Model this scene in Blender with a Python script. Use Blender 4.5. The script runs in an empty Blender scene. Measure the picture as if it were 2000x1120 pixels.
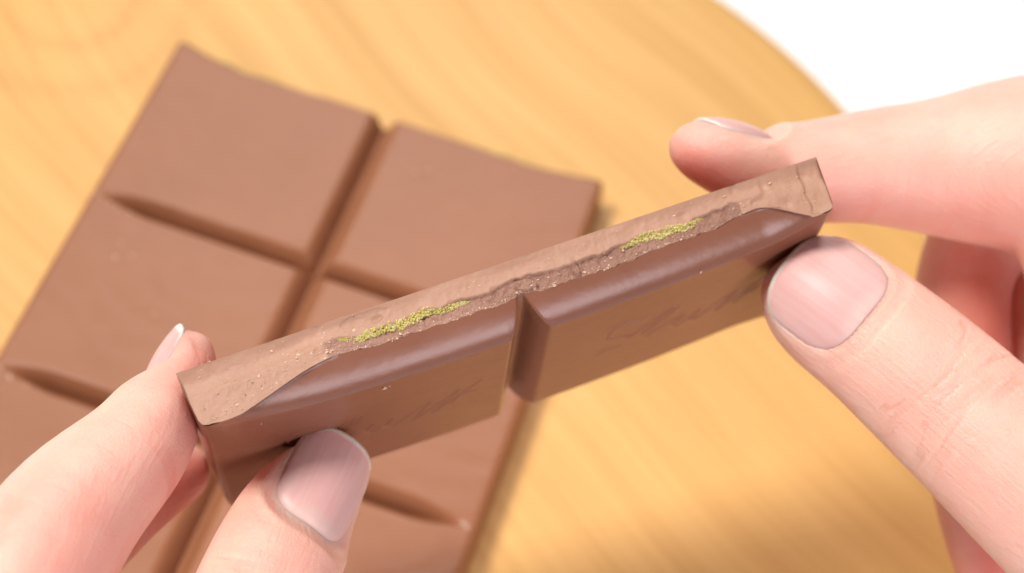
import bpy, bmesh, math, random
import numpy as np
from mathutils import Matrix, Vector

random.seed(7)
rng = np.random.default_rng(11)
U = 0.01                      # all coordinates below are centimetres
scene = bpy.context.scene
COL = scene.collection

# ------------------------------------------------------------------ camera
CAM = np.array([5.95551, -17.81237, 28.64999])
RC = np.array([[0.9461, 0.30044, 0.12094],      # right
               [0.31595, -0.77412, -0.54856],   # down
               [-0.07119, 0.55721, -0.82732]])  # forward
FPX = 3500.0                                    # focal length in pixels of a 2000 px wide frame
cam = bpy.data.cameras.new("camera")
cam_o = bpy.data.objects.new("camera", cam)
COL.objects.link(cam_o)
m = Matrix.Identity(4)
for i in range(3):
    m[i][0] = RC[0][i]; m[i][1] = -RC[1][i]; m[i][2] = -RC[2][i]; m[i][3] = CAM[i] * U
cam_o.matrix_world = m
cam.sensor_width = 36.0
cam.lens = FPX / 2000.0 * 36.0
cam.clip_start = 0.01
cam.clip_end = 50.0
cam.dof.use_dof = True
cam.dof.focus_distance = 0.2355
cam.dof.aperture_fstop = 13.0
scene.camera = cam_o

# ------------------------------------------------------------------ light
world = bpy.data.worlds.new("World")
scene.world = world
world.use_nodes = True
bg = world.node_tree.nodes["Background"]
bg.inputs[0].default_value = (1.0, 0.96, 0.93, 1)
bg.inputs[1].default_value = 0.07


def area(name, loc, target, size, power, color=(1, 1, 1)):
    l = bpy.data.lights.new(name, 'AREA')
    l.shape = 'DISK'
    l.size = size * U
    l.energy = power
    l.color = color
    o = bpy.data.objects.new(name, l)
    COL.objects.link(o)
    o.location = Vector(loc) * U
    o.rotation_euler = (Vector(target) - Vector(loc)).to_track_quat('-Z', 'Y').to_euler()
    return o


area("ceiling_lamp", (-44, -7, 89), (4, -2, 5), 28, 10.8, (1.0, 0.965, 0.93))
area("back_window", (-14, 56, 70), (2, 2, 2), 58, 3.6, (1.0, 0.97, 0.95))
area("side_window", (58, -60, 46), (4, -4, 8), 42, 4.6, (0.98, 0.92, 1.0))

scene.view_settings.view_transform = 'Standard'
scene.view_settings.look = 'None'
scene.view_settings.exposure = 0.0
scene.view_settings.gamma = 1.0
scene.view_settings.use_curve_mapping = False
scene.cycles.use_denoising = True
scene.cycles.max_bounces = 8


# ------------------------------------------------------------------ helpers
def at(x, y, depth):
    """point at a real distance in front of the camera (cm)"""
    d = np.array([(x - 1000) / FPX, (y - 560) / FPX, 1.0])
    return CAM + depth * (RC.T @ d)


def mesh_obj(name, verts, faces, mat=None, parent=None, smooth=True):
    me = bpy.data.meshes.new(name)
    v = np.asarray(verts, dtype=np.float64) * U
    me.from_pydata(v.tolist(), [], [tuple(int(i) for i in f) for f in faces])
    me.update()
    if smooth:
        me.polygons.foreach_set("use_smooth", np.ones(len(me.polygons), dtype=bool))
    o = bpy.data.objects.new(name, me)
    COL.objects.link(o)
    if mat is not None:
        me.materials.append(mat)
    if parent is not None:
        o.parent = parent
    return o


def empty(name, loc=(0, 0, 0)):
    o = bpy.data.objects.new(name, None)
    o.empty_display_size = 0.01
    COL.objects.link(o)
    o.location = Vector(loc) * U
    return o


def tag(o, label, cat, group=None):
    o["label"] = label
    o["category"] = cat
    if group:
        o["group"] = group


def sstep(a, b, x):
    t = np.clip((np.asarray(x, float) - a) / (b - a), 0, 1)
    return t * t * (3 - 2 * t)


def _hash(i, j, k, seed):
    h = (i * 374761393 + j * 668265263 + k * 2147483647 + seed * 974634777) & 0xFFFFFFFF
    h = ((h ^ (h >> 13)) * 1274126177) & 0xFFFFFFFF
    h = h ^ (h >> 16)
    return (h & 0xFFFF) / 65535.0


def vnoise(x, y, z=0.0, seed=0):
    """value noise in -1..1"""
    x, y, z = np.broadcast_arrays(np.asarray(x, float), np.asarray(y, float), np.asarray(z, float))
    i, j, k = np.floor(x).astype(np.int64), np.floor(y).astype(np.int64), np.floor(z).astype(np.int64)
    fx, fy, fz = x - i, y - j, z - k
    fx = fx * fx * (3 - 2 * fx); fy = fy * fy * (3 - 2 * fy); fz = fz * fz * (3 - 2 * fz)
    r = 0
    for a in (0, 1):
        for b in (0, 1):
            for c in (0, 1):
                w = (fx if a else 1 - fx) * (fy if b else 1 - fy) * (fz if c else 1 - fz)
                r = r + w * _hash(i + a, j + b, k + c, seed)
    return r * 2 - 1


def fbm(x, y, z=0.0, seed=0, o=4):
    r, a, s = 0, 0.5, 1.0
    for q in range(o):
        r = r + a * vnoise(np.asarray(x) * s, np.asarray(y) * s, np.asarray(z) * s, seed + q)
        a *= 0.5; s *= 2.03
    return r


def grid_faces(nu, nv, off=0, flip=False):
    f = []
    for i in range(nu - 1):
        for j in range(nv - 1):
            a, b, c, d = off + i * nv + j, off + (i + 1) * nv + j, off + (i + 1) * nv + j + 1, off + i * nv + j + 1
            f.append((a, d, c, b) if flip else (a, b, c, d))
    return f


# ------------------------------------------------------------------ materials
def new_mat(name):
    mt = bpy.data.materials.new(name)
    mt.use_nodes = True
    nt = mt.node_tree
    return mt, nt, nt.nodes["Principled BSDF"]


def N(nt, typ, **kw):
    n = nt.nodes.new(typ)
    for k, v in kw.items():
        if k.startswith("i_"):
            n.inputs[k[2:].replace("_", " ")].default_value = v
        else:
            setattr(n, k, v)
    return n


def ramp(nt, stops):
    r = nt.nodes.new("ShaderNodeValToRGB")
    e = r.color_ramp.elements
    e[0].position, e[0].color = stops[0][0], (*stops[0][1], 1)
    e[1].position, e[1].color = stops[-1][0], (*stops[-1][1], 1)
    for p, c in stops[1:-1]:
        x = e.new(p); x.color = (*c, 1)
    return r


def mathn(nt, op, a, b=None):
    n = nt.nodes.new("ShaderNodeMath"); n.operation = op
    for k, v in enumerate((a, b)):
        if v is None: continue
        if isinstance(v, (int, float)): n.inputs[k].default_value = v
        else: nt.links.new(v, n.inputs[k])
    return n.outputs[0]


def chocolate(name, col, col2, rough, bump, scale, swirl=0.0, spec=0.85, rings=0.0):
    mt, nt, bs = new_mat(name)
    L = nt.links.new
    tc = N(nt, "ShaderNodeTexCoord")
    n1 = N(nt, "ShaderNodeTexNoise"); n1.inputs["Scale"].default_value = 90; n1.inputs["Detail"].default_value = 4
    L(tc.outputs["Object"], n1.inputs["Vector"])
    r = ramp(nt, [(0.32, col), (0.68, col2)])
    L(n1.outputs["Fac"], r.inputs["Fac"])
    L(r.outputs["Color"], bs.inputs["Base Color"])
    n2 = N(nt, "ShaderNodeTexNoise"); n2.inputs["Scale"].default_value = scale; n2.inputs["Detail"].default_value = 6
    L(tc.outputs["Object"], n2.inputs["Vector"])
    b = N(nt, "ShaderNodeBump"); b.inputs["Strength"].default_value = bump; b.inputs["Distance"].default_value = 0.0004
    L(n2.outputs["Fac"], b.inputs["Height"])
    last = b
    if swirl:
        nw = N(nt, "ShaderNodeTexNoise"); nw.inputs["Scale"].default_value = 40; nw.inputs["Distortion"].default_value = 1.6
        mp = N(nt, "ShaderNodeMapping"); mp.inputs["Scale"].default_value = (1.0, 2.2, 1)
        L(tc.outputs["Object"], mp.inputs["Vector"]); L(mp.outputs["Vector"], nw.inputs["Vector"])
        b2 = N(nt, "ShaderNodeBump"); b2.inputs["Strength"].default_value = swirl; b2.inputs["Distance"].default_value = 0.002
        L(nw.outputs["Fac"], b2.inputs["Height"]); L(b.outputs["Normal"], b2.inputs["Normal"])
        last = b2
    if rings:                       # cooling rings, one set per moulded square
        sx = N(nt, "ShaderNodeSeparateXYZ"); L(tc.outputs["Object"], sx.inputs[0])
        fx = mathn(nt, 'SUBTRACT', mathn(nt, 'FLOORED_MODULO', sx.outputs["X"], 0.045), 0.030)
        fy = mathn(nt, 'SUBTRACT', mathn(nt, 'FLOORED_MODULO', sx.outputs["Y"], 0.04057), 0.036)
        dd = mathn(nt, 'SQRT', mathn(nt, 'ADD', mathn(nt, 'MULTIPLY', fx, fx), mathn(nt, 'MULTIPLY', mathn(nt, 'MULTIPLY', fy, fy), 1.6)))
        wv = mathn(nt, 'SINE', mathn(nt, 'ADD', mathn(nt, 'MULTIPLY', dd, 900.0), mathn(nt, 'MULTIPLY', n1.outputs["Fac"], 14.0)))
        b3 = N(nt, "ShaderNodeBump"); b3.inputs["Strength"].default_value = rings; b3.inputs["Distance"].default_value = 0.00012
        L(wv, b3.inputs["Height"]); L(last.outputs["Normal"], b3.inputs["Normal"])
        last = b3
    L(last.outputs["Normal"], bs.inputs["Normal"])
    rr = N(nt, "ShaderNodeMapRange"); rr.inputs["To Min"].default_value = rough - 0.05; rr.inputs["To Max"].default_value = rough + 0.07
    L(n1.outputs["Fac"], rr.inputs["Value"]); L(rr.outputs["Result"], bs.inputs["Roughness"])
    bs.inputs["Specular IOR Level"].default_value = spec
    bs.inputs["Subsurface Weight"].default_value = 0.12
    bs.inputs["Subsurface Radius"].default_value = (0.0012, 0.0005, 0.0003)
    bs.inputs["Subsurface Scale"].default_value = 1.0
    return mt


M_CHOC = chocolate("milk_chocolate", (0.230, 0.089, 0.053), (0.252, 0.100, 0.060), 0.29, 0.08, 900, swirl=0.05, spec=0.38)
M_CHOC_MATT = chocolate("milk_chocolate_matt", (0.305, 0.122, 0.058), (0.33, 0.136, 0.067), 0.34, 0.12, 700, swirl=0.08, spec=0.36, rings=0.15)
M_RAGGED = chocolate("ragged_chocolate", (0.27, 0.130, 0.085), (0.36, 0.190, 0.132), 0.6, 0.7, 2600, spec=0.5)
M_BREAK = chocolate("broken_chocolate", (0.37, 0.185, 0.110), (0.43, 0.222, 0.138), 0.62, 0.22, 1500)
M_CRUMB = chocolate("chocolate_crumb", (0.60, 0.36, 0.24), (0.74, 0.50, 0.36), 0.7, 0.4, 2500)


def mk_pistachio():
    mt, nt, bs = new_mat("pistachio_cream")
    L = nt.links.new
    tc = N(nt, "ShaderNodeTexCoord")
    n1 = N(nt, "ShaderNodeTexNoise"); n1.inputs["Scale"].default_value = 900; n1.inputs["Detail"].default_value = 3
    L(tc.outputs["Object"], n1.inputs["Vector"])
    r = ramp(nt, [(0.3, (0.48, 0.38, 0.09)), (0.5, (0.60, 0.49, 0.13)), (0.72, (0.70, 0.60, 0.24))])
    L(n1.outputs["Fac"], r.inputs["Fac"]); L(r.outputs["Color"], bs.inputs["Base Color"])
    bs.inputs["Roughness"].default_value = 0.45
    bs.inputs["Subsurface Weight"].default_value = 0.3
    bs.inputs["Subsurface Radius"].default_value = (0.001, 0.0008, 0.0003)
    bs.inputs["Subsurface Scale"].default_value = 1.0
    return mt


M_PIST = mk_pistachio()


def mk_wood():
    mt, nt, bs = new_mat("honey_wood")
    L = nt.links.new
    tc = N(nt, "ShaderNodeTexCoord")
    mp = N(nt, "ShaderNodeMapping")
    mp.inputs["Rotation"].default_value = (0, 0, math.radians(31))
    L(tc.outputs["Object"], mp.inputs["Vector"])
    # slow bend of the fibres
    nb = N(nt, "ShaderNodeTexNoise"); nb.inputs["Scale"].default_value = 9; nb.inputs["Detail"].default_value = 1
    L(mp.outputs["Vector"], nb.inputs["Vector"])
    sc = N(nt, "ShaderNodeVectorMath", operation='SCALE'); sc.inputs["Scale"].default_value = 0.038
    sub = N(nt, "ShaderNodeVectorMath", operation='SUBTRACT'); sub.inputs[1].default_value = (0.5, 0.5, 0.5)
    L(nb.outputs["Color"], sub.inputs[0]); L(sub.outputs[0], sc.inputs[0])
    add = N(nt, "ShaderNodeVectorMath", operation='ADD')
    L(mp.outputs["Vector"], add.inputs[0]); L(sc.outputs[0], add.inputs[1])
    st = N(nt, "ShaderNodeMapping"); st.inputs["Scale"].default_value = (6, 120, 20)
    L(add.outputs[0], st.inputs["Vector"])
    n1 = N(nt, "ShaderNodeTexNoise"); n1.inputs["Scale"].default_value = 1.0; n1.inputs["Detail"].default_value = 4
    n1.inputs["Roughness"].default_value = 0.55
    L(st.outputs["Vector"], n1.inputs["Vector"])
    st2 = N(nt, "ShaderNodeMapping"); st2.inputs["Scale"].default_value = (14, 420, 40)
    L(add.outputs[0], st2.inputs["Vector"])
    n2 = N(nt, "ShaderNodeTexNoise"); n2.inputs["Scale"].default_value = 1.0; n2.inputs["Detail"].default_value = 3
    L(st2.outputs["Vector"], n2.inputs["Vector"])
    # knot rings at the far left
    kn = N(nt, "ShaderNodeVectorMath", operation='DISTANCE')
    kn.inputs[1].default_value = (-0.074, 0.050, 0)
    wv = N(nt, "ShaderNodeVectorMath", operation='ADD')
    L(tc.outputs["Object"], wv.inputs[0])
    sc2 = N(nt, "ShaderNodeVectorMath", operation='SCALE'); sc2.inputs["Scale"].default_value = 0.012
    L(sub.outputs[0], sc2.inputs[0]); L(sc2.outputs[0], wv.inputs[1])
    L(wv.outputs[0], kn.inputs[0])
    kr = ramp(nt, [(0.0, (0.25,) * 3), (0.28, (0.1,) * 3), (0.36, (0.75,) * 3), (0.44, (0.1,) * 3), (0.56, (0.0,) * 3), (0.64, (0.45,) * 3), (0.75, (0.0,) * 3)])
    kd = mathn(nt, 'MULTIPLY', kn.outputs["Value"], 25.0)
    L(kd, kr.inputs["Fac"])
    r = ramp(nt, [(0.25, (0.66, 0.36, 0.110)), (0.42, (0.71, 0.402, 0.130)), (0.6, (0.745, 0.435, 0.146)), (0.78, (0.77, 0.46, 0.165))])
    L(n1.outputs["Fac"], r.inputs["Fac"])
    mx = N(nt, "ShaderNodeMix", data_type='RGBA', blend_type='MULTIPLY')
    r2 = ramp(nt, [(0.3, (0.86, 0.80, 0.74)), (0.62, (1, 1, 1))])
    L(n2.outputs["Fac"], r2.inputs["Fac"])
    mx.inputs["Factor"].default_value = 0.7
    L(r.outputs["Color"], mx.inputs["A"]); L(r2.outputs["Color"], mx.inputs["B"])
    mk = N(nt, "ShaderNodeMix", data_type='RGBA', blend_type='MULTIPLY')
    kf = mathn(nt, 'MULTIPLY', kr.outputs["Color"], 0.32)
    L(kf, mk.inputs["Factor"]); L(mx.outputs["Result"], mk.inputs["A"]); mk.inputs["B"].default_value = (0.62, 0.45, 0.32, 1)
    L(mk.outputs["Result"], bs.inputs["Base Color"])
    b = N(nt, "ShaderNodeBump"); b.inputs["Strength"].default_value = 0.15; b.inputs["Distance"].default_value = 0.0003
    L(n2.outputs["Fac"], b.inputs["Height"]); L(b.outputs["Normal"], bs.inputs["Normal"])
    bs.inputs["Roughness"].default_value = 0.42
    bs.inputs["Specular IOR Level"].default_value = 0.35
    return mt


M_WOOD = mk_wood()


def mk_white():
    mt, nt, bs = new_mat("white_tabletop")
    L = nt.links.new
    tc = N(nt, "ShaderNodeTexCoord")
    n1 = N(nt, "ShaderNodeTexNoise"); n1.inputs["Scale"].default_value = 12
    L(tc.outputs["Object"], n1.inputs["Vector"])
    r = ramp(nt, [(0.3, (0.90, 0.90, 0.90)), (0.7, (0.93, 0.93, 0.925))])
    L(n1.outputs["Fac"], r.inputs["Fac"]); L(r.outputs["Color"], bs.inputs["Base Color"])
    bs.inputs["Roughness"].default_value = 0.5
    return mt


M_WHITE = mk_white()


def mk_skin():
    mt, nt, bs = new_mat("skin")
    L = nt.links.new
    at_r = N(nt, "ShaderNodeAttribute", attribute_name="red")
    at_c = N(nt, "ShaderNodeAttribute", attribute_name="crease")
    at_f = N(nt, "ShaderNodeAttribute", attribute_name="finger")
    tc = N(nt, "ShaderNodeTexCoord")
    n1 = N(nt, "ShaderNodeTexNoise"); n1.inputs["Scale"].default_value = 120; n1.inputs["Detail"].default_value = 5
    L(tc.outputs["Object"], n1.inputs["Vector"])
    rsum = mathn(nt, 'ADD', at_r.outputs["Fac"], mathn(nt, 'MULTIPLY', mathn(nt, 'SUBTRACT', n1.outputs["Fac"], 0.5), 0.8))
    r = ramp(nt, [(0.0, (0.81, 0.515, 0.41)), (0.45, (0.79, 0.41, 0.33)), (1.0, (0.72, 0.22, 0.17))])
    L(rsum, r.inputs["Fac"])
    mx = N(nt, "ShaderNodeMix", data_type='RGBA', blend_type='MULTIPLY')
    L(mathn(nt, 'MULTIPLY', at_c.outputs["Fac"], 0.28), mx.inputs["Factor"])
    L(r.outputs["Color"], mx.inputs["A"]); mx.inputs["B"].default_value = (0.78, 0.55, 0.42, 1)
    L(mx.outputs["Result"], bs.inputs["Base Color"])
    # fine skin relief: furrow network plus stretched lines along the finger
    v = N(nt, "ShaderNodeTexVoronoi", feature='DISTANCE_TO_EDGE'); v.inputs["Scale"].default_value = 1500
    nd = N(nt, "ShaderNodeTexNoise"); nd.inputs["Scale"].default_value = 300
    av = N(nt, "ShaderNodeVectorMath", operation='ADD')
    sv = N(nt, "ShaderNodeVectorMath", operation='SCALE'); sv.inputs["Scale"].default_value = 0.0022
    L(nd.outputs["Color"], sv.inputs[0]); L(tc.outputs["Object"], nd.inputs["Vector"])
    L(tc.outputs["Object"], av.inputs[0]); L(sv.outputs[0], av.inputs[1]); L(av.outputs[0], v.inputs["Vector"])
    vr = N(nt, "ShaderNodeMapRange"); vr.inputs["From Max"].default_value = 0.25
    L(v.outputs["Distance"], vr.inputs["Value"])
    b = N(nt, "ShaderNodeBump"); b.inputs["Strength"].default_value = 0.22; b.inputs["Distance"].default_value = 0.00015
    L(vr.outputs["Result"], b.inputs["Height"])
    ms = N(nt, "ShaderNodeMapping"); ms.inputs["Scale"].default_value = (1.6, 11.0, 1)
    L(at_f.outputs["Vector"], ms.inputs["Vector"])
    n3 = N(nt, "ShaderNodeTexNoise"); n3.inputs["Scale"].default_value = 1.6; n3.inputs["Detail"].default_value = 5; n3.inputs["Distortion"].default_value = 0.4
    L(ms.outputs["Vector"], n3.inputs["Vector"])
    b2 = N(nt, "ShaderNodeBump"); b2.inputs["Strength"].default_value = 0.42; b2.inputs["Distance"].default_value = 0.0005
    L(n3.outputs["Fac"], b2.inputs["Height"]); L(b.outputs["Normal"], b2.inputs["Normal"])
    L(b2.outputs["Normal"], bs.inputs["Normal"])
    bs.inputs["Roughness"].default_value = 0.46
    bs.inputs["Specular IOR Level"].default_value = 0.45
    bs.inputs["Subsurface Weight"].default_value = 0.75
    bs.inputs["Subsurface Radius"].default_value = (0.0062, 0.0019, 0.0010)
    bs.inputs["Subsurface Scale"].default_value = 1.0
    return mt


M_SKIN = mk_skin()


def mk_nail():
    mt, nt, bs = new_mat("fingernail")
    L = nt.links.new
    a = N(nt, "ShaderNodeAttribute", attribute_name="nail")     # x: along, y: across, z: free edge
    sp = N(nt, "ShaderNodeSeparateXYZ"); L(a.outputs["Vector"], sp.inputs[0])
    n1 = N(nt, "ShaderNodeTexNoise"); n1.inputs["Scale"].default_value = 1.0; n1.inputs["Detail"].default_value = 4
    mp = N(nt, "ShaderNodeMapping"); mp.inputs["Scale"].default_value = (0.7, 14, 1)
    L(a.outputs["Vector"], mp.inputs["Vector"]); L(mp.outputs["Vector"], n1.inputs["Vector"])
    r = ramp(nt, [(0.25, (0.84, 0.385, 0.35)), (0.75, (0.88, 0.455, 0.42))])
    L(n1.outputs["Fac"], r.inputs["Fac"])
    mx = N(nt, "ShaderNodeMix", data_type='RGBA')
    L(sp.outputs["Z"], mx.inputs["Factor"]); L(r.outputs["Color"], mx.inputs["A"]); mx.inputs["B"].default_value = (0.90, 0.77, 0.65, 1)
    L(mx.outputs["Result"], bs.inputs["Base Color"])
    b = N(nt, "ShaderNodeBump"); b.inputs["Strength"].default_value = 0.13; b.inputs["Distance"].default_value = 0.0003
    L(n1.outputs["Fac"], b.inputs["Height"]); L(b.outputs["Normal"], bs.inputs["Normal"])
    bs.inputs["Roughness"].default_value = 0.40
    bs.inputs["Specular IOR Level"].default_value = 0.3
    bs.inputs["Subsurface Weight"].default_value = 0.5
    bs.inputs["Subsurface Radius"].default_value = (0.002, 0.0009, 0.0007)
    bs.inputs["Subsurface Scale"].default_value = 1.0
    return mt


M_NAIL = mk_nail()

# ------------------------------------------------------------------ the setting
s = 150
tb = mesh_obj("table", [(-s, -s, -1.6), (s, -s, -1.6), (s, s, -1.6), (-s, s, -1.6)], [(0, 1, 2, 3)], M_WHITE)
tb["kind"] = "structure"


def build_board():
    cx, cy, R = 0.80, -0.91, 12.5
    prof = [(0.0, 0.0), (R - 3, 0), (R - 0.5, 0), (R - 0.28, -0.03), (R - 0.12, -0.1), (R - 0.03, -0.22), (R, -0.4), (R, -1.15), (R - 0.06, -1.4), (R - 0.25, -1.55), (R - 0.6, -1.596), (0, -1.596)]
    n = 192
    vs, fs = [], []
    for k, (r, z) in enumerate(prof):
        for i in range(n):
            t = 2 * math.pi * i / n
            vs.append((cx + r * math.cos(t), cy + r * math.sin(t), z))
    for k in range(len(prof) - 1):
        for i in range(n):
            a, b = k * n + i, k * n + (i + 1) % n
            fs.append((a, a + n, b + n, b))
    o = mesh_obj("wooden_board", vs, fs, M_WOOD)
    tag(o, "round honey coloured wooden serving board lying under the chocolate bar", "board")
    return o


build_board()

# ------------------------------------------------------------------ chocolate shapes
T = 0.80          # thickness
PITCH = 4.057     # length of one row
GD = 0.43         # groove depth

# engraved lettering, one square, in cm from the square's upper left corner
STROKES = [[(1.57, -1.44), (1.41, -1.38), (1.22, -1.34), (1.07, -1.41), (0.99, -1.59), (1.01, -1.75), (1.12, -1.85), (1.27, -1.88), (1.40, -1.98)],
           [(1.38, -2.08), (1.52, -1.93), (1.68, -1.76), (1.9, -1.49), (1.99, -1.45), (1.93, -1.6), (1.74, -1.89), (1.62, -2.12)],
           [(1.62, -2.12), (1.8, -1.9), (1.95, -1.74), (2.08, -1.5)],
           [(1.72, -2.32), (1.8, -2.22), (2.0, -2.1), (2.24, -1.99), (2.12, -2.2), (2.2, -2.34)],
           [(2.20, -2.40), (2.4, -2.2), (2.51, -2.03), (2.40, -2.28), (2.52, -2.36)],
           [(2.52, -2.42), (2.74, -2.14), (2.91, -1.96), (3.08, -1.83), (2.95, -2.1), (2.84, -2.34)],
           [(2.86, -2.42), (3.08, -2.14), (3.28, -1.94), (3.49, -1.69), (3.36, -1.98), (3.12, -2.33)],
           [(3.13, -2.36), (3.35, -2.12), (3.48, -2.0), (3.40, -2.2)],
           [(3.42, -2.1), (3.55, -1.89), (3.71, -1.74), (3.83, -1.59)],
           [(3.57, -1.94), (3.66, -1.95), (3.76, -1.98)],
           [(0.92, -2.38), (1.03, -2.30), (1.26, -2.31)]]


def stroke_dist(x, y):
    best = np.full(x.shape, 9.0)
    for st in STROKES:
        for (ax, ay), (bx, by) in zip(st[:-1], st[1:]):
            dx, dy = bx - ax, by - ay
            t = np.clip(((x - ax) * dx + (y - ay) * dy) / (dx * dx + dy * dy), 0, 1)
            d = np.hypot(x - ax - t * dx, y - ay - t * dy)
            best = np.minimum(best, d)
    return best


def gprof(t, w, b):
    s = np.clip((w - np.abs(t)) / (w - b), 0, 1)
    return 0.40 * s + 0.60 * s ** 2.6


BULGE = 0.16       # the held strip is thicker through its middle


def bulge_at(x, b):
    return b * np.sin(np.pi * np.clip(np.asarray(x, float) / 9.0, 0, 1)) ** 0.7


def height(x, y, ys, tl=1.8, tr=1.6, depth=GD, gw=0.37, bulge=0.0):
    """front surface of the moulded tablet; x 0..9, cross grooves at the y in ys"""
    d = min(depth, 0.41) * 1.05 * gprof(x - 4.5, 0.295, 0.05)
    tau = sstep(0.08, tl, x) * sstep(0.08, tr, 9 - x)
    for y0 in ys:
        w = gw * (0.50 + 0.50 * tau)
        c = depth * tau * gprof(y - y0, 1.0 * w + 1e-4, 0.12 * w)
        d = np.maximum(d, c) + 0.12 * np.minimum(d, c)
    crown = 0.012 * np.sin(np.clip((x % 4.5) / 4.5, 0, 1) * np.pi)
    return T - d + bulge_at(x, bulge) + crown * 0.5 + 0.004 * fbm(x * 0.9, y * 0.9, 3.0, 5, 3)


def square_patch(x0, x1, ybot, ytop, yback, ys, outer, letters=(None, None), ld=0.030, nx=90, ny=84, end_bottom=False, tl=1.8, tr=1.6, depth=GD, gw=0.37, bulge=0.0):
    """one moulded square with its half grooves, side wall and underside. ytop(x) is its far border."""
    cols = []                       # (x, dz fraction or None)
    side = [(-0.075, 0.0), (-0.045, 0.35), (-0.012, 0.75), (0.006, 0.90), (0.03, 0.965), (0.065, 0.99)]
    xin = np.linspace(x0 + (0.11 if outer == 'L' else 0), x1 - (0.11 if outer == 'R' else 0), nx)
    X, FR = list(xin), [1.0] * nx
    if outer == 'L':
        X = [x0 + a for a, b in side] + X; FR = [b for a, b in side] + FR
    if outer == 'R':
        X = X + [x1 - a for a, b in reversed(side)]; FR = FR + [b for a, b in reversed(side)]
    X, FR = np.array(X), np.array(FR)
    tt = np.linspace(0, 1, ny)
    tt = 0.5 - 0.5 * np.cos(tt * np.pi) * 0.35 + (tt - 0.5) * 0.65   # a little denser at the borders
    tt = (tt - tt[0]) / (tt[-1] - tt[0])
    YT = ytop(X)
    XX = np.repeat(X[:, None], ny, 1)
    YY = ybot + tt[None, :] * (YT[:, None] - ybot)
    ZZ = height(np.clip(XX, 0.0, 9.0), YY, ys, tl, tr, depth, gw, bulge)
    if letters[0] is not None:
        lx, ly = letters
        e = stroke_dist(XX - lx, YY - ly)
        ZZ = ZZ - ld * np.exp(-(e / 0.024) ** 2) + 0.2 * ld * np.exp(-((e - 0.055) / 0.02) ** 2)
    ZZ = ZZ * FR[:, None]
    nu = len(X)
    if end_bottom:                 # moulded end: wall down to the back
        YY = np.concatenate([YY[:, :1] - 0.07, YY[:, :1] - 0.03, YY], 1)
        ZZ = np.concatenate([0 * ZZ[:, :1], ZZ[:, :1] * 0.6, ZZ], 1)
        XX = np.concatenate([XX[:, :1], XX[:, :1], XX], 1)
    nv = XX.shape[1]
    vs = np.stack([XX.ravel(), YY.ravel(), ZZ.ravel()], 1)
    fs = grid_faces(nu, nv)
    # underside
    off = len(vs)
    bx = [XX[0, 0], XX[-1, 0]]
    under = []
    for i in range(nu):
        for j in (0, nv - 1):
            under.append((XX[i, j], YY[i, j] if j == 0 else float(yback(XX[i, j])), 0.0))
    vs = np.concatenate([vs, np.array(under)])
    for i in range(nu - 1):
        a = off + 2 * i
        fs.append((a, a + 1, a + 3, a + 2))
    return vs, fs


SIDE = [(-0.075, 0.0), (-0.045, 0.35), (-0.012, 0.75), (0.006, 0.90), (0.03, 0.965), (0.065, 0.99), (0.11, 1.0)]


def side_x(zf):
    return np.interp(zf, [b for a, b in SIDE], [a for a, b in SIDE])


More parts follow.
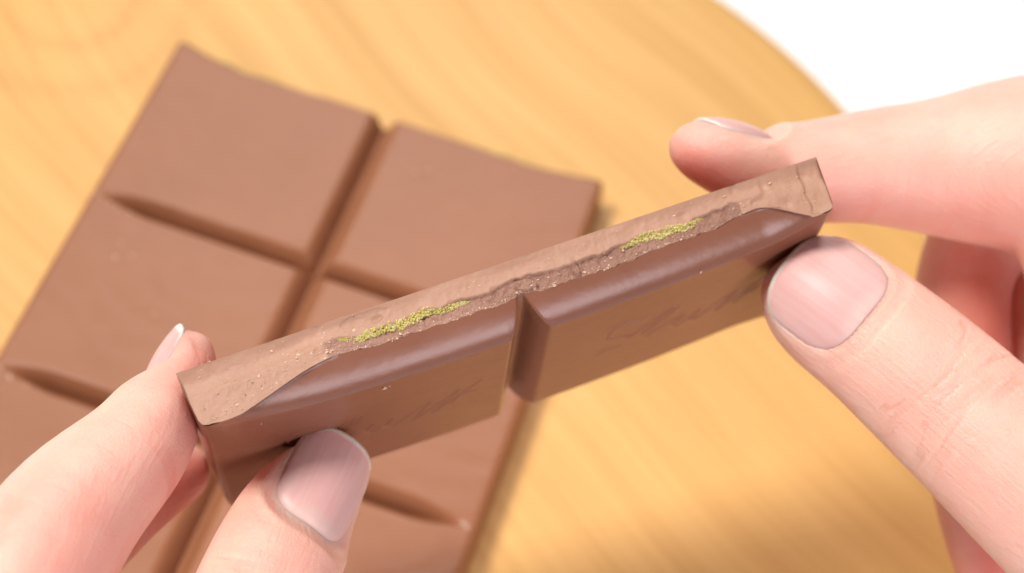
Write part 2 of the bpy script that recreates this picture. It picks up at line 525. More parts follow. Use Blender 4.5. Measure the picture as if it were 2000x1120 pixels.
def break_face(ytop, rel, ys, nx, nt, seed, tl=1.8, tr=1.6, depth=GD, gw=0.37, bulge=0.0):
    """the rough face where a row was snapped off, back (t=0) to front (t=1)"""
    X = np.linspace(-0.06, 9.06, nx)
    tt = np.linspace(0, 1, nt)
    Xc = np.clip(X, 0, 9)
    H = height(Xc, ytop(X), ys, tl, tr, depth, gw, bulge)
    edge = np.minimum(X + 0.06, 9.06 - X)
    XX = np.repeat(X[:, None], nt, 1)
    TT = np.repeat(tt[None, :], nx, 0)
    ZZ = TT * H[:, None]
    # draft of the outer ends: follows the moulded side wall
    sx = side_x(np.clip(TT * np.repeat(H[:, None], nt, 1) / T, 0, 1))
    UU = (XX + 0.06) / 9.12
    XX = (sx * (1 - UU) ** 6 + 9.0 * UU - sx * UU ** 6)
    ledge_t = 0.56 + 0.11 * fbm(X * 1.3, 2.0, seed, 4, 4) + 0.05 * vnoise(X * 7, 1.0, seed)
    mask = sstep(1.3, 2.3, X) * sstep(8.2, 7.4, X)
    mid = np.exp(-((X - 4.3) / 0.55) ** 2)
    ledge_t = ledge_t - 0.0 * mid
    st = sstep(-0.05, 0.04, TT - ledge_t[:, None])
    hollow = -0.05 * np.sin(np.clip(TT / np.maximum(ledge_t[:, None], 0.2), 0, 1) * np.pi)
    base = ytop(X)[:, None] - rel(X)[:, None]
    yf = rel(X)[:, None]
    yb = 0.03 * fbm(X * 1.7, 5.0, seed, 8, 3)[:, None] * sstep(0, 0.2, TT)
    Y = yb * (1 - st) + hollow * (1 - 0.6 * mask[:, None])
    low = yf + 0.0 * TT
    endblend = mask[:, None] * st + (1 - mask[:, None]) * sstep(0.25, 1.0, TT)
    Y = Y * (1 - endblend) + low * endblend
    rough = 0.034 * fbm(XX * 15, ZZ * 15, seed, 21, 4) * st * mask[:, None] + 0.007 * fbm(XX * 14, ZZ * 14, seed, 31, 3)
    chips = -0.035 * np.clip(vnoise(XX * 5.0, ZZ * 6.0, seed + 4.0, 3) - 0.45, 0, 1) * 2
    Y = Y + (rough + chips) * np.sin(np.clip(TT * 1.0, 0, 1) * np.pi) ** 0.35 * (TT < 0.999)
    def flake(x0, t0, rx, rt, hh):
        r = ((XX - x0 - 0.3 * (TT - t0) * rx) / rx) ** 2 + ((TT - t0) / rt) ** 2 + 0.5 * fbm(XX * 6, TT * 4, seed, 55, 2)
        return hh * sstep(1.0, 0.8, r) * sstep(1.0, 0.93, TT)
    Y = Y + flake(4.62, 0.80, 0.16, 0.17, 0.045) + flake(5.33, 0.78, 0.055, 0.22, 0.05) + flake(2.45, 0.22, 0.35, 0.20, -0.012)
    Y = Y - 0.028 * sstep(8.70, 8.74, XX + 0.03 * vnoise(TT * 5, 3.0, seed) + 0.10 * (TT - 0.5)) * sstep(0, 0.12, TT) * sstep(1, 0.85, TT)
    Y = Y + base
    vs = np.stack([XX.ravel(), Y.ravel(), ZZ.ravel()], 1)
    rag = ((st * mask[:, None]) > 0.5)
    return vs, grid_faces(nx, nt, 0, True), X, H, ledge_t, rag


def lumps(points, radii, seed, jit=0.33):
    """many little irregular grains joined to one crumbly mass"""
    g = np.random.default_rng(seed)
    bm = bmesh.new()
    bmesh.ops.create_icosphere(bm, subdivisions=1, radius=1.0)
    bv = np.array([v.co[:] for v in bm.verts]); bf = [[v.index for v in f.verts] for f in bm.faces]
    bm.free()
    V, F = [], []
    for p, r in zip(points, radii):
        q = bv * (1 + jit * g.standard_normal((len(bv), 1))) * (np.asarray(r) * (0.7 + 0.6 * g.random(3)))
        a = g.random() * 6.28
        c, s_ = math.cos(a), math.sin(a)
        q = q @ np.array([[c, -s_, 0], [s_, c, 0], [0, 0, 1]])
        o = len(V) * len(bv)
        V.append(q + p); F += [[i + o for i in f] for f in bf]
    return np.concatenate(V), F


# ------------------------------------------------------------------ the bar on the board
def build_bar():
    root = empty("chocolate_bar", (-4.5, 0, 0.004))
    tag(root, "large milk chocolate bar lying on the wooden board with its far edge snapped off", "chocolate bar")

    def ytop(x):
        x = np.asarray(x, float)
        lx = np.clip((x % 4.5) / 4.5, 0, 1)
        e = 4.00 - 0.20 * np.sin(lx * np.pi) ** 0.6 * sstep(0.0, 0.8, x) - 0.13 * np.exp(-((x - 4.4) / 0.35) ** 2)
        return e + 0.07 * fbm(x * 1.3, 0.5, 0.0, 9, 4) + 0.03 * vnoise(x * 5, 0.2, 0.0, 2)

    ys = [PITCH, 0.0, -PITCH, -2 * PITCH, -3 * PITCH]
    for r in range(4):
        yb = -r * PITCH
        for c, outer in ((0, 'L'), (1, 'R')):
            yt = ytop if r == 0 else (lambda x, yy=yb + PITCH: np.full(np.shape(x), yy))
            vs, fs = square_patch(c * 4.5, c * 4.5 + 4.5, yb, yt, (lambda x: ytop(x) + 0.03) if r == 0 else yt, ys, outer, (c * 4.5, yb + PITCH), 0.010, 84, 90, end_bottom=(r == 3), tl=1.3, tr=1.3, depth=0.53, gw=0.235)
            mesh_obj("square", vs, fs, M_CHOC_MATT, root)
    vs, fs, X, H, lt, rag = break_face(ytop, lambda x: -0.03 + 0 * x, ys, 200, 16, 3.0, tl=1.3, tr=1.3, depth=0.53, gw=0.235)
    mesh_obj("broken_edge", vs, fs, M_BREAK, root)
    g = np.random.default_rng(5)
    for a, b in ((0.65, 2.6), (6.3, 7.7)):
        P, R = [], []
        for k in range(170):
            x = a + (b - a) * g.random()
            w = math.sin(math.pi * (x - a) / (b - a)) ** 0.5
            P.append((x, float(ytop(x)) + 0.01 + 0.11 * g.random() * w, 0.52 + 0.20 * g.random()))
            R.append(0.028 + 0.03 * g.random())
        v, f = lumps(np.array(P), R, 8)
        mesh_obj("pistachio_filling", v, f, M_PIST, root)
    # highlight glints shaped as pale chips along the groove rims; crumbs on the squares
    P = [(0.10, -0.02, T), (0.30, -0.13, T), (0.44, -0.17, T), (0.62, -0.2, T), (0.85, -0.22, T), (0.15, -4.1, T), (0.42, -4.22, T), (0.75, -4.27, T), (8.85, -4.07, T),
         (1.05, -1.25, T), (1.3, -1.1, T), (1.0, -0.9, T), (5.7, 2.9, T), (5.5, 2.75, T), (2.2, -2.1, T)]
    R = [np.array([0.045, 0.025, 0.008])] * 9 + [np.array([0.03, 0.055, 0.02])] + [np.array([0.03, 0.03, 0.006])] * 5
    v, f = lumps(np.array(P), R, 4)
    cr = mesh_obj("crumbs", v, f, M_CRUMB, root)  # the rim glints, modelled as chips, are joined in with the crumbs
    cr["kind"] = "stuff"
    return root


build_bar()

# ------------------------------------------------------------------ the strip held in the hands
RW = np.array([[0.76734, 0.00617, 0.64121], [0.62661, -0.2196, -0.74775], [0.1362, 0.97557, -0.17238]])
TW = np.array([0.6349, -7.08548, 8.45514])
# make RW exactly orthonormal
u_, s_, v_ = np.linalg.svd(RW); RW = u_ @ v_


def build_piece():
    root = bpy.data.objects.new("chocolate_strip", None)
    root.empty_display_size = 0.01
    COL.objects.link(root)
    mm = Matrix.Identity(4)
    for i in range(3):
        for j in range(3): mm[i][j] = RW[i, j]
        mm[i][3] = TW[i] * U
    root.matrix_world = mm
    tag(root, "strip of two chocolate squares held up in both hands, green pistachio cream in its edge", "chocolate piece")

    def ytop(x):
        x = np.asarray(x, float)
        m_ = sstep(1.3, 2.4, x) * sstep(8.3, 7.4, x)
        return -0.055 * m_ + (0.005 * vnoise(x * 14, 3.0, 0.0, 4) + 0.011 * fbm(x * 2.0, 1.0, 0.0, 6, 3)) * m_

    ys = [0.0, -PITCH]
    kw = dict(tl=2.0, tr=1.05, depth=0.46, bulge=BULGE)
    for c, outer in ((0, 'L'), (1, 'R')):
        vs, fs = square_patch(c * 4.5, c * 4.5 + 4.5, -PITCH, ytop, lambda x: 0.0 * x, ys, outer, (c * 4.5 + (0.25 if c else 0.0), 0.0), 0.017, 190, 170, end_bottom=True, **kw)
        mesh_obj("square", vs, fs, M_CHOC, root)
    vs, fs, X, H, lt, rag = break_face(ytop, ytop, ys, 720, 48, 1.0, **kw)
    be = mesh_obj("broken_edge", vs, fs, M_BREAK, root)
    be.data.materials.append(M_RAGGED)
    be.data.polygons.foreach_set("material_index", rag[:-1, :-1].astype(np.int32).ravel())
    g = np.random.default_rng(12)
    for a, b, n in ((1.95, 3.85, 1400), (6.0, 7.25, 850)):
        P, R = [], []
        for k in range(n):
            u = g.random()
            x = a + (b - a) * u
            w = math.sin(math.pi * min(1, max(0, u))) ** 0.6
            h = float(np.interp(x, X, H)); l = float(np.interp(x, X, lt))
            t = l + 0.05 + (g.random() - 0.58) * 0.24 * w + 0.03 * math.sin(x * 9)
            P.append((x, -0.040 + 0.02 * g.random() * w - 0.022 * sstep(l - 0.05, l + 0.1, t), t * h))
            R.append((0.006 + 0.011 * g.random() ** 3) * (0.6 + 0.4 * w) * np.array([1.4, 1.0, 1.0]) if k % 3 else 0.024 * (0.35 + 0.65 * w) * np.array([1.7, 0.6, 0.9]))
        v, f = lumps(np.array(P), R, 9, 0.14)
        mesh_obj("pistachio_filling", v, f, M_PIST, root)
    # crumbs scattered on the break and a few on the moulded side
    P, R = [], []
    vsn = np.array(vs)
    for k in range(420):
        if g.random() < 0.45: x = 0.1 + 2.2 * g.random() ** 1.2
        else: x = 9 * g.random()
        h = float(np.interp(x, X, H)); l = float(np.interp(x, X, lt))
        t = g.random() if g.random() < 0.5 else min(0.98, l + 0.05 + 0.4 * g.random())
        q = np.argmin((vsn[:, 0] - x) ** 2 + (vsn[:, 2] - t * h) ** 2)
        P.append(vsn[q] + (0, 0.003, 0)); R.append((0.0055 + 0.013 * g.random() ** 4) * np.array([1 + 0.8 * g.random(), 0.6, 1]))
    for k in range(150):           # frayed lip along the front of the break
        x = 1.6 + 6.2 * g.random()
        h = float(np.interp(x, X, H))
        P.append((x, float(ytop(x)) - 0.003, h * (0.9 + 0.1 * g.random()))); R.append(0.007 + 0.014 * g.random() ** 3)
    for x, y, r in ((2.42, -0.52, 0.028), (2.50, -0.53, 0.012), (2.39, -0.56, 0.011), (0.75, -0.47, 0.01), (3.9, -1.1, 0.007)):
        P.append((x, y, float(height(np.array(x), np.array(y), ys, **kw)) + r * 0.5)); R.append(r)
    x, y = 7.0, -0.36
    P.append((x, y, float(height(np.array(x), np.array(y), ys, **kw)) + 0.004)); R.append(np.array([0.065, 0.014, 0.009]))
    v, f = lumps(np.array(P), R, 10)
    cr = mesh_obj("crumbs", v, f, M_CRUMB, root, smooth=False)
    cr["kind"] = "stuff"
    return root


build_piece()


# ------------------------------------------------------------------ hands
def catmull(P, n=8):
    P = np.asarray(P, float)
    Q = np.vstack([2 * P[0] - P[1], P, 2 * P[-1] - P[-2]])
    out = []
    for i in range(1, len(Q) - 2):
        a, b, c, d = Q[i - 1], Q[i], Q[i + 1], Q[i + 2]
        for k in range(n):
            t = k / n
            out.append(0.5 * ((2 * b) + (-a + c) * t + (2 * a - 5 * b + 4 * c - d) * t * t + (-a + 3 * b - 3 * c + d) * t ** 3))
    out.append(P[-1])
    return np.array(out)


class Finger:
    def __init__(self, pts, dorsal, flat=0.86, joints=(), red=0.0):
        """pts: (x, y, radius cm, depth cm) from tip to root; dorsal: rough direction of the back of the finger"""
        w = np.array([np.r_[at(x, y, d), r] for x, y, r, d in pts])
        c = catmull(w, 5)
        self.c, self.r = c[:, :3], c[:, 3]
        self.dor = np.asarray(dorsal, float)
        self.flat = flat
        self.red = red
        sl = np.linalg.norm(np.diff(self.c, axis=0), axis=1)
        self.s = np.r_[0, np.cumsum(sl)]
        self.joints = joints

    def frame(self, t):
        """unit axis (towards the root) and dorsal at polyline index t"""
        i = min(max(int(t), 0), len(self.c) - 2)
        ax = self.c[i + 1] - self.c[i]; ax /= np.linalg.norm(ax)
        d = self.dor - ax * (self.dor @ ax); d /= np.linalg.norm(d)
        return ax, d

    def query(self, P, full=False):
        """signed distance (approx) and finger coordinates of points P"""
        best = np.full(len(P), 1e9, np.float32)
        if full:
            S = np.zeros(len(P)); B = np.zeros(len(P)); D = np.zeros(len(P))
        kf = 1.0 / self.flat ** 2 - 1.0
        P = np.ascontiguousarray(P, np.float32)
        for i in range(len(self.c) - 1):
            a, b = self.c[i].astype(np.float32), self.c[i + 1].astype(np.float32)
            ab = b - a; L2 = ab @ ab
            q = P - a
            t = np.clip((q @ ab) / L2, 0, 1)
            q = q - t[:, None] * ab
            ax, dv = self.frame(i)
            dv = dv.astype(np.float32)
            dd = q @ dv
            r = np.float32(self.r[i]) + t * np.float32(self.r[i + 1] - self.r[i])
            dist = np.sqrt(np.einsum('ij,ij->i', q, q) + np.float32(kf) * dd * dd) - r
            m_ = dist < best
            best = np.where(m_, dist, best)
            if full:
                S = np.where(m_, self.s[i] + t * math.sqrt(L2), S)
                lat = np.cross(ax, dv)
                B = np.where(m_, q @ lat, B); D = np.where(m_, dd, D)
        return (best, S, B, D) if full else best


def smin(a, b, k):
    h = np.clip(0.5 + 0.5 * (b - a) / k, 0, 1)
    return b * (1 - h) + a * h - k * h * (1 - h)


def piece_sdf(P):
    q = (P - TW) @ RW
    q[:, 2] = np.where(q[:, 2] > T / 2, q[:, 2] - bulge_at(q[:, 0], BULGE), q[:, 2])
    c = np.array([4.5, -PITCH / 2 - 0.0, T / 2]); h = np.array([4.53, PITCH / 2 + 0.03, T / 2])
    d = np.abs(q - c) - h + 0.06
    return np.linalg.norm(np.maximum(d, 0), axis=1) + np.minimum(d.max(1), 0) - 0.06


def surface_nets(V, origin, h):
    nx, ny, nz = V.shape
    ins = V < 0
    c = [ins[i:nx - 1 + i, j:ny - 1 + j, k:nz - 1 + k] for i in (0, 1) for j in (0, 1) for k in (0, 1)]
    tot = sum(x.astype(np.int8) for x in c)
    act = (tot > 0) & (tot < 8)
    idx = -np.ones(act.shape, np.int64)
    cells = np.argwhere(act)
    idx[act] = np.arange(len(cells))
    acc = np.zeros((len(cells), 3)); cnt = np.zeros(len(cells))
    I, J, K = cells.T
    corners = [(i, j, k) for i in (0, 1) for j in (0, 1) for k in (0, 1)]
    for a in corners:
        for ax in range(3):
            if a[ax]: continue
            b = list(a); b[ax] = 1
            va = V[I + a[0], J + a[1], K + a[2]]; vb = V[I + b[0], J + b[1], K + b[2]]
            m_ = (va < 0) != (vb < 0)
            t = np.where(m_, va / np.where(m_, va - vb, 1), 0)
            p = np.array(a, float)[None, :].repeat(len(cells), 0)
            p[:, ax] += t
            acc += p * m_[:, None]; cnt += m_
    verts = origin + h * (cells + acc / cnt[:, None])
    F = []
    for ax in range(3):
        o1, o2 = [(1, 2), (2, 0), (0, 1)][ax]
        sl0 = [slice(None)] * 3; sl1 = [slice(None)] * 3
        sl0[ax] = slice(0, -1); sl1[ax] = slice(1, None)
        a, b = ins[tuple(sl0)], ins[tuple(sl1)]
        E_ = np.argwhere(a != b)
        ok = (E_[:, o1] > 0) & (E_[:, o2] > 0) & (E_[:, o1] < V.shape[o1] - 1) & (E_[:, o2] < V.shape[o2] - 1)
        E_ = E_[ok]
        fl = a[tuple(E_.T)]
        def cell(d1, d2):
            q = E_.copy(); q[:, o1] -= d1; q[:, o2] -= d2
            return idx[tuple(q.T)]
        Q = np.stack([cell(1, 1), cell(0, 1), cell(0, 0), cell(1, 0)], 1)
        Q = np.where(fl[:, None], Q, Q[:, ::-1])
        F.append(Q)
    return verts, np.concatenate(F)


def catmull_clark(V, F):
    """one Catmull-Clark step of a closed quad mesh"""
    n, nf = len(V), len(F)
    fp = V[F].mean(1)
    e = np.stack([F, np.roll(F, -1, 1)], 2).reshape(-1, 2)
    es = np.sort(e, 1)
    uq, inv = np.unique(es[:, 0].astype(np.int64) * n + es[:, 1], return_inverse=True)
    ea, eb = uq // n, uq % n
    ne = len(uq)
    fi = np.repeat(np.arange(nf), 4)
    fs_ = np.zeros((ne, 3)); fc = np.bincount(inv, minlength=ne)[:, None]
    for k in range(3): fs_[:, k] = np.bincount(inv, fp[fi, k], ne)
    mid = (V[ea] + V[eb]) / 2
    ep = np.where(fc == 2, (V[ea] + V[eb] + fs_) / 4, mid)
    val = np.bincount(F.ravel(), minlength=n)[:, None].clip(1)
    q = np.zeros((n, 3)); r = np.zeros((n, 3))
    ec = (np.bincount(ea, minlength=n) + np.bincount(eb, minlength=n))[:, None].clip(1)
    for k in range(3):
        q[:, k] = np.bincount(F.ravel(), np.repeat(fp[:, k], 4), n)
        r[:, k] = np.bincount(ea, mid[:, k], n) + np.bincount(eb, mid[:, k], n)
    vp = (q / val + 2 * r / ec + (val - 3) * V) / val
    ed = inv.reshape(nf, 4) + n
    fv = (np.arange(nf) + n + ne)
    quads = np.concatenate([np.stack([F[:, k], ed[:, k], fv, ed[:, (k + 3) % 4]], 1) for k in range(4)])
    return np.concatenate([vp, ep, fp]), quads


def vert_normals(V, F):
    fn = np.cross(V[F[:, 2]] - V[F[:, 0]], V[F[:, 3]] - V[F[:, 1]])
    nr = np.stack([np.bincount(F.ravel(), np.repeat(fn[:, k], 4), len(V)) for k in range(3)], 1)
    return nr / np.maximum(np.linalg.norm(nr, axis=1), 1e-12)[:, None]


def quad_mesh(name, V, F):
    me = bpy.data.meshes.new(name)
    me.vertices.add(len(V)); me.vertices.foreach_set("co", (V * U).astype(np.float32).ravel())
    me.loops.add(F.size); me.loops.foreach_set("vertex_index", F.astype(np.int32).ravel())
    me.polygons.add(len(F)); me.polygons.foreach_set("loop_start", (np.arange(len(F)) * 4).astype(np.int32))
    me.update(calc_edges=True)
    return me



def build_hand(name, fingers, palm, nails, lo, hi, label, h=0.066, cut_piece=True, webs=()):
    ext = []
    lo, hi = np.array(lo, float), np.array(hi, float)
    n = np.ceil((hi - lo) / h).astype(int)
    V = np.full(n, 5.0, np.float32)
    ax = [lo[i] + h * np.arange(n[i]) for i in range(3)]

    def block(c, r, pad=0.7):
        a = np.maximum(np.floor(((c - r[:, None]).min(0) - pad - lo) / h).astype(int), 0)
        b = np.minimum(np.ceil(((c + r[:, None]).max(0) + pad - lo) / h).astype(int), n)
        return a, b

    def pts(a, b):
        g = np.meshgrid(*[ax[i][a[i]:b[i]] for i in range(3)], indexing='ij')
        return np.stack([q.ravel() for q in g], 1)

    def merge(fg, k):
        a, b = block(fg.c, fg.r)
        if np.any(b <= a): return
        P = pts(a, b)
        d = fg.query(P).reshape(b - a)
        s_ = tuple(slice(a[i], b[i]) for i in range(3))
        V[s_] = smin(V[s_], d, k)
    for fg in fingers: merge(fg, 0.05)
    for fg in palm: merge(fg, 0.55)
    if cut_piece:
        a = np.zeros(3, int); b = n
        P0 = np.array([TW + RW @ np.array(q) for q in ((0, 0, 0), (9, 0, 0), (0, -PITCH, 0), (9, -PITCH, 0), (0, 0, T), (9, 0, T), (0, -PITCH, T), (9, -PITCH, T))])
        a = np.clip(np.floor((P0.min(0) - 0.4 - lo) / h).astype(int), 0, n); b = np.clip(np.ceil((P0.max(0) + 0.4 - lo) / h).astype(int), 0, n)
        if np.all(b > a):
            s_ = tuple(slice(a[i], b[i]) for i in range(3))
            pd = piece_sdf(pts(a, b)).reshape(b - a).astype(np.float32) - 0.012
            V[s_] = -smin(-V[s_], pd, 0.08)
    V[0] = V[-1] = 5; V[:, 0] = V[:, -1] = 5; V[:, :, 0] = V[:, :, -1] = 5
    verts, faces = surface_nets(V, lo, h)
    # relax the voxel steps
    e = np.concatenate([faces[:, [0, 1]], faces[:, [1, 2]], faces[:, [2, 3]], faces[:, [3, 0]]])
    nv_ = len(verts)
    cn = np.bincount(e.ravel(), minlength=nv_)
    for it in range(5):
        acc = np.stack([np.bincount(e[:, 0], verts[e[:, 1], k], nv_) + np.bincount(e[:, 1], verts[e[:, 0], k], nv_) for k in range(3)], 1)
        verts = verts + (0.6 if it % 2 == 0 else 0.35) * (acc / cn[:, None] - verts)
    co, quads = catmull_clark(verts, faces)
    nv = len(co)
    nr = vert_normals(co, quads)
    red = np.full(nv, 0.12); crease = np.zeros(nv); fin = np.zeros((nv, 3))
    best = np.full(nv, 1e9)
    for k, fg in enumerate(fingers):
        a, b = (fg.c - fg.r[:, None]).min(0) - 0.5, (fg.c + fg.r[:, None]).max(0) + 0.5
        sel = np.where(np.all((co > a) & (co < b), 1))[0]
        if len(sel) == 0: continue
        d, S, B, D = fg.query(co[sel], True)
        m_ = np.abs(d) < np.abs(best[sel])
        sel, S, B, D, d = sel[m_], S[m_], B[m_], D[m_], d[m_]
        best[sel] = d
        tiplat = np.exp(-(S / 0.9) ** 2)
        palmar = sstep(0.25, -0.6, D)
        red[sel] = fg.red + 0.12 + 0.62 * np.exp(-(S / 1.5) ** 2) * (0.35 + 0.65 * palmar) + 0.32 * palmar + 0.16 * fbm(S * 1.1, B * 1.3, k, 40, 3)
        fin[sel] = np.stack([S, B, np.full(len(S), k * 3.0)], 1)
        disp = np.zeros(len(sel))
        for (s0, wdt, dep, side, cnt) in fg.joints:
            msk = sstep(0.0, 0.55, D * side)
            red[sel] += 0.14 * np.exp(-((S - s0) / (wdt * 1.4)) ** 2) * msk
            for q in range(cnt):
                so = s0 + wdt * ((q + 0.5) / cnt - 0.5) * 2 * (1 if cnt > 1 else 0)
                cu = so + 0.10 * (B / 0.8) ** 2 * np.sign(so - s0 + 1e-6) + 0.09 * fbm(B * 2.2, q * 3.1 + s0, k, 50, 3)
                ln = np.exp(-((S - cu) / 0.028) ** 2) * msk * (0.45 + 0.55 * sstep(-0.25, 0.3, vnoise(B * 2.6, q * 5.0 + 1.7, k, 61)))
                disp -= dep * ln
                crease[sel] = np.maximum(crease[sel], ln * min(1.0, dep / 0.022))
            disp += 0.35 * dep * np.exp(-((S - s0) / wdt) ** 2) * msk * fbm(S * 4, B * 3, k, 70, 3)
        co[sel] += nr[sel] * disp[:, None]
    me = quad_mesh(name, co, quads)
    o = bpy.data.objects.new(name, me)
    COL.objects.link(o)
    tag(o, label, "hand")
    me.materials.append(M_SKIN)
    for nd in nails:
        co, red = add_nail(o, co, red, crease, **nd)
    me.vertices.foreach_set("co", (co * U).ravel())
    me.polygons.foreach_set("use_smooth", np.ones(len(me.polygons), dtype=bool))
    for nm, arr in (("red", red), ("crease", crease)):
        at_ = me.attributes.new(nm, 'FLOAT', 'POINT'); at_.data.foreach_set("value", arr.astype(np.float32))
    at_ = me.attributes.new("finger", 'FLOAT_VECTOR', 'POINT'); at_.data.foreach_set("vector", fin.astype(np.float32).ravel())
    me.update()
    return o


def add_nail(hand, co, red, crease, finger, sc, normal, w, l, rb, rs=4.0, lift=0.0, shift=0.0, tilt=0.0, overhang=0.10, fold=0.05, p=2.8, reach=0.45):
    """fits a nail plate on a finger: sinks the skin under it, raises the fold round it"""
    i0 = int(np.argmin(np.abs(finger.s - sc)))
    ia, ib = int(np.argmin(np.abs(finger.s - sc * 0.25))), int(np.argmin(np.abs(finger.s - sc * 1.9)))
    es = finger.c[ia] - finger.c[ib]; es = es / np.linalg.norm(es)         # towards the tip
    es = es + tilt * np.asarray(normal, float) / np.linalg.norm(normal); es /= np.linalg.norm(es)
    en = np.asarray(normal, float); en = en - es * (en @ es); en /= np.linalg.norm(en)
    eb = np.cross(en, es)
    dq = finger.frame(i0)[1] @ en
    O = finger.c[i0] + en * (finger.r[i0] / math.sqrt(1 + (1 / finger.flat ** 2 - 1) * dq * dq) + lift) + eb * shift
    hw, hl = w / 2, l / 2

    def top(S, B): return -B * B / (2 * rb) - (np.abs(B) / hw) ** 6 * 0.02 - S * S / (2 * rs)

    def meas(S, B): return ((np.abs(B) / hw) ** p + (np.abs(S) / hl) ** p) ** (1 / p)
    q = co - O
    S, B, Z = q @ es, q @ eb, q @ en
    tz = top(S, B)
    mm_ = meas(S, B)
    # measured against a skin outline that stops short of the free edge
    Sk = np.where(S > 0, S * hl / (hl - overhang), S)
    ms = meas(Sk, B)
    near = (Z > -0.55) & (Z > tz - reach) & (ms < 1.7)
    inside = near & (ms <= 1.0)
    wgt = np.where(near, 1 - sstep(0.98, 1.45, ms), 0.0)
    fm = np.exp(-((ms - 1.13) / 0.12) ** 2) * sstep(0.75 * hl, 0.1 * hl, S)
    target = np.where(ms <= 1.0, tz - 0.035, tz - 0.035 + fold * 1.6 * fm + np.minimum(0, -(ms - 1.0) * 0.10))
    front = sstep(0.55 * hl, 0.95 * hl, S) * sstep(0.95, 1.2, ms)            # fingertip ahead of the nail stays as it is
    wgt = wgt * (1 - front)
    dz = target - Z
    dz = np.where(dz < 0, dz * (1 - sstep(0.97, 1.10, ms) * sstep(0.0, 0.5 * hl, S)), dz)
    Zn = Z + dz * wgt
    co = co + en[None, :] * (Zn - Z)[:, None]
    red = red + np.where(near, 0.12 * np.exp(-((ms - 1.08) / 0.10) ** 2), 0)
    crease[:] = np.maximum(crease, np.where(near & (S < 0.7 * hl), 0.4 * np.exp(-((ms - 1.02) / 0.035) ** 2), 0))
    # nail plate
    nu, nv = 40, 34
    a = np.linspace(-1, 1, nu); b = np.linspace(-1, 1, nv)
    A, Bq = np.meshgrid(a, b, indexing='ij')
    # square to superellipse
    k = np.maximum(np.abs(A), np.abs(Bq)) / np.maximum((np.abs(A) ** p + np.abs(Bq) ** p) ** (1 / p), 1e-9)
    SS, BB = A * k * hl, Bq * k * hw
    rim = np.maximum(np.abs(A), np.abs(Bq))
    ZZ = top(SS, BB) + 0.006 * fbm(BB * 9, 0.3, 1.0, 80, 2)
    ZZ -= np.where((A < 0) | (np.abs(Bq) > np.abs(A)), 0.03 * sstep(0.9, 1.0, rim), 0.012 * sstep(0.94, 1.0, rim))
    pt = O + SS[..., None] * es + BB[..., None] * eb + ZZ[..., None] * en
    lowp = pt - en * 0.03
    vs = np.concatenate([pt.reshape(-1, 3), lowp.reshape(-1, 3)])
    fs = grid_faces(nu, nv, 0, True) + grid_faces(nu, nv, nu * nv, False)
    bd = [i * nv for i in range(nu)] + [(nu - 1) * nv + j for j in range(1, nv)] + [i * nv + nv - 1 for i in range(nu - 2, -1, -1)] + [j for j in range(nv - 2, 0, -1)]
    for i in range(len(bd)):
        c, d = bd[i], bd[(i + 1) % len(bd)]
        fs.append((c, d, d + nu * nv, c + nu * nv))
    ob = mesh_obj("fingernail", vs, fs, M_NAIL, hand)
    msn = meas(np.where(SS > 0, SS * hl / (hl - overhang * 0.9), SS), BB) + 0.012 * fbm(BB * 6, SS * 2, 0, 90, 2)
    fe = np.where(SS > 0.15 * hl, sstep(0.985, 1.03, msn), 0.0)
    lun = 0.25 * sstep(-0.55 * hl, -0.9 * hl, SS + 0.5 * BB * BB)
    z = np.clip(fe + lun, 0, 1)
    attr = np.stack([SS.ravel(), BB.ravel(), z.ravel()], 1)
    attr = np.concatenate([attr, attr])
    t_ = ob.data.attributes.new("nail", 'FLOAT_VECTOR', 'POINT'); t_.data.foreach_set("vector", attr.astype(np.float32).ravel())
    return co, red


RIGHT, DOWN, FWD = RC[0], RC[1], RC[2]

# ---- left hand
LI = Finger([(372, 699, .38, 24.9), (353, 736, .54, 24.7), (325, 785, .64, 24.4), (290, 838, .74, 24.0), (250, 892, .82, 23.5), (140, 1005, .98, 22.7), (25, 1170, 1.12, 21.9), (-150, 1400, 1.25, 21.2)],
            -RIGHT * 0.75 - DOWN * 0.55 + FWD * 0.25, 0.90, [(2.15, 0.10, 0.010, -1, 2), (4.3, 0.3, 0.015, 1, 4)])
LM = Finger([(350, 925, .48, 26.6), (300, 945, .60, 26.2), (200, 1010, .75, 25.5), (60, 1150, .85, 24.5), (-120, 1400, 1.0, 23.2)],
            -RIGHT * 0.6 - DOWN * 0.2 + FWD * 0.6, 0.9)
LT = Finger([(628, 912, .42, 24.9), (617, 942, .60, 24.7), (600, 980, .76, 24.5), (568, 1040, .87, 24.2), (532, 1120, .93, 23.8), (490, 1240, 1.0, 23.2), (430, 1420, 1.12, 22.6), (300, 1650, 1.3, 22.0)],
            -FWD + RIGHT * 0.45, 0.84, [(1.62, 0.16, 0.010, 1, 4), (2.55, 0.35, 0.02, 1, 5)])
LPALM = [Finger([(430, 1500, 1.2, 22.3), (250, 1700, 1.6, 22.0), (50, 1850, 2.0, 21.8)], -FWD, 0.8),
         Finger([(-130, 1380, 1.2, 21.4), (-150, 1600, 1.7, 21.6), (-100, 1850, 2.0, 21.8)], -FWD, 0.8),
         Finger([(-110, 1390, 1.0, 23.2), (-100, 1600, 1.5, 22.6), (0, 1900, 2.0, 21.8)], -FWD, 0.8),
         Finger([(-160, 1420, 1.2, 21.6), (60, 1560, 1.1, 22.2), (330, 1640, 1.2, 22.2)], -FWD, 0.8),
         Finger([(0, 1850, 2.0, 21.8), (-60, 2050, 2.2, 21.5), (-120, 2300, 2.2, 21.0)], -FWD, 0.75)]
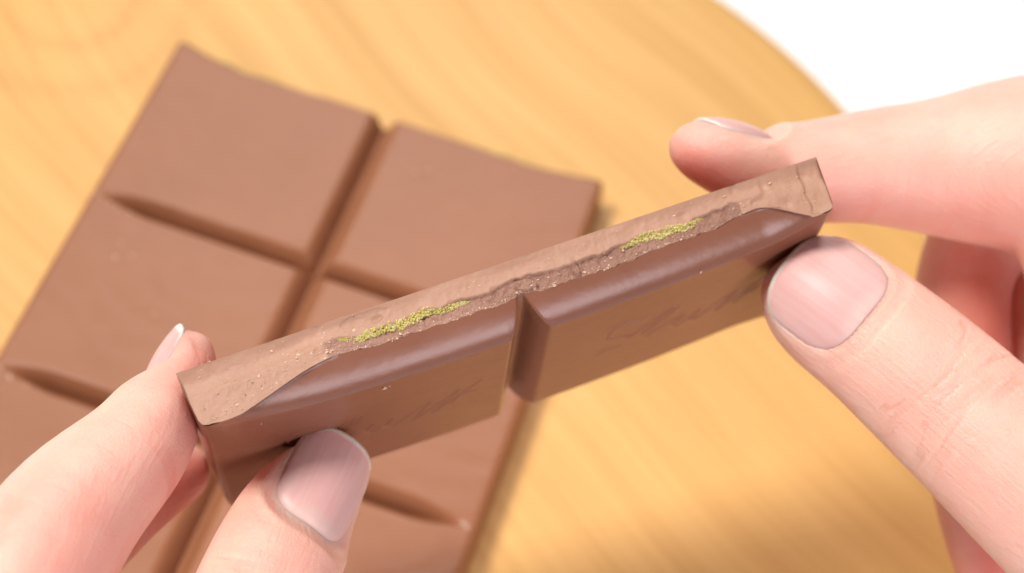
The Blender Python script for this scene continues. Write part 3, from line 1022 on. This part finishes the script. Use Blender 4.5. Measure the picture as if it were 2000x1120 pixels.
ltn = dict(finger=LT, sc=0.42, normal=-FWD + RIGHT * 0.55 - DOWN * 0.05, w=1.24, l=1.46, rb=0.68, rs=4.5, lift=0.03, tilt=0.08, overhang=0.09, fold=0.008, p=3.4)
lin = dict(finger=LI, sc=0.26, normal=-RIGHT * 0.74 - DOWN * 0.62 + FWD * 0.05, w=0.78, l=1.2, rb=0.46, rs=2.4, lift=0.0, overhang=0.12, fold=0.02, reach=0.22)

allL = np.concatenate([f.c for f in (LI, LM, LT)] + [f.c for f in LPALM])
build_hand("hand", [LI, LM, LT], LPALM, [ltn, lin], allL.min(0) - 2.0, allL.max(0) + 1.6,
           "hand at lower left pinching the chocolate strip between thumb and forefinger")

# ---- right hand
RI = Finger([(1362, 292, .42, 25.7), (1392, 300, .54, 25.8), (1450, 315, .66, 26.0), (1560, 336, .79, 26.4), (1700, 326, .92, 26.8), (1850, 326, 1.14, 27.0), (2010, 320, 1.43, 27.0), (2250, 320, 1.7, 26.8)],
            -DOWN * 0.95 - FWD * 0.2, 0.93, [(2.75, 0.10, 0.013, -1, 2)])
RT = Finger([(1562, 552, .50, 25.6), (1590, 572, .76, 25.4), (1632, 600, .94, 25.25), (1720, 668, .99, 25.0), (1820, 755, 1.05, 24.8), (1935, 860, 1.10, 24.5), (2080, 990, 1.2, 24.2), (2300, 1150, 1.5, 24.0)],
            -FWD - DOWN * 0.12, 0.82, [(2.75, 0.5, 0.020, 1, 7)])
RM = Finger([(1965, 1185, .48, 28.2), (1930, 1080, .64, 28.3), (1902, 930, .74, 28.5), (1885, 720, .80, 28.6), (1885, 540, .82, 28.5), (1960, 430, .9, 28.2), (2150, 380, 1.2, 27.6)],
            -RIGHT * 0.8 + FWD * 0.5, 0.92, red=0.34)  # reddish inner skin, reddened further to paint in the shade behind the thumb
RR = Finger([(2090, 1150, .5, 29.2), (2050, 980, .7, 29.4), (2025, 760, .8, 29.5), (2030, 560, .85, 29.4), (2150, 440, 1.0, 28.9), (2300, 420, 1.3, 28.4)],
            -RIGHT * 0.8 + FWD * 0.5, 0.92, red=0.34)  # same extra redness, shade put into the skin colour
RPALM = [Finger([(2130, 380, 0.9, 27.0), (2120, 560, 0.85, 26.4), (2150, 760, 0.9, 25.8), (2230, 960, 1.1, 25.0)], -FWD, 0.8),
         Finger([(2230, 330, 1.5, 26.9), (2500, 450, 1.8, 26.6), (2750, 650, 2.2, 26.0)], -DOWN, 0.85),
         Finger([(2140, 390, 1.2, 27.7), (2450, 480, 1.7, 27.4), (2750, 650, 2.2, 26.6)], -DOWN, 0.85),
         Finger([(2280, 1130, 1.5, 24.0), (2500, 1050, 1.8, 24.6), (2780, 800, 2.2, 25.6)], -DOWN, 0.85),
         Finger([(2200, 320, 1.2, 26.9), (2215, 560, 1.2, 26.2), (2250, 850, 1.2, 25.2), (2290, 1120, 1.3, 24.2)], -FWD, 0.8),
         Finger([(2330, 420, 1.3, 28.5), (2420, 700, 1.6, 27.5), (2480, 950, 1.7, 26.0)], -FWD, 0.8),
         Finger([(2750, 680, 2.2, 26.0), (2900, 740, 2.3, 25.6), (3050, 780, 2.3, 25.2)], -DOWN, 0.8)]
rtn = dict(finger=RT, sc=0.62, normal=-FWD - DOWN * 0.22 - RIGHT * 0.05, w=1.55, l=1.42, rb=0.95, rs=2.6, overhang=0.06, fold=0.05, p=3.1)
rin = dict(finger=RI, sc=0.50, normal=-DOWN * 0.95 + FWD * 0.02, w=0.9, l=1.15, rb=0.55, rs=1.8, lift=-0.02, overhang=0.03, fold=0.02)
allR = np.concatenate([f.c for f in (RI, RT, RM, RR)] + [f.c for f in RPALM])
build_hand("hand", [RI, RT, RM, RR], RPALM, [rtn, rin], allR.min(0) - 2.0, np.minimum(allR.max(0) + 1.6, (26, 20, 14)),
           "hand at right holding the chocolate strip with thumb in front and forefinger pointing left behind")
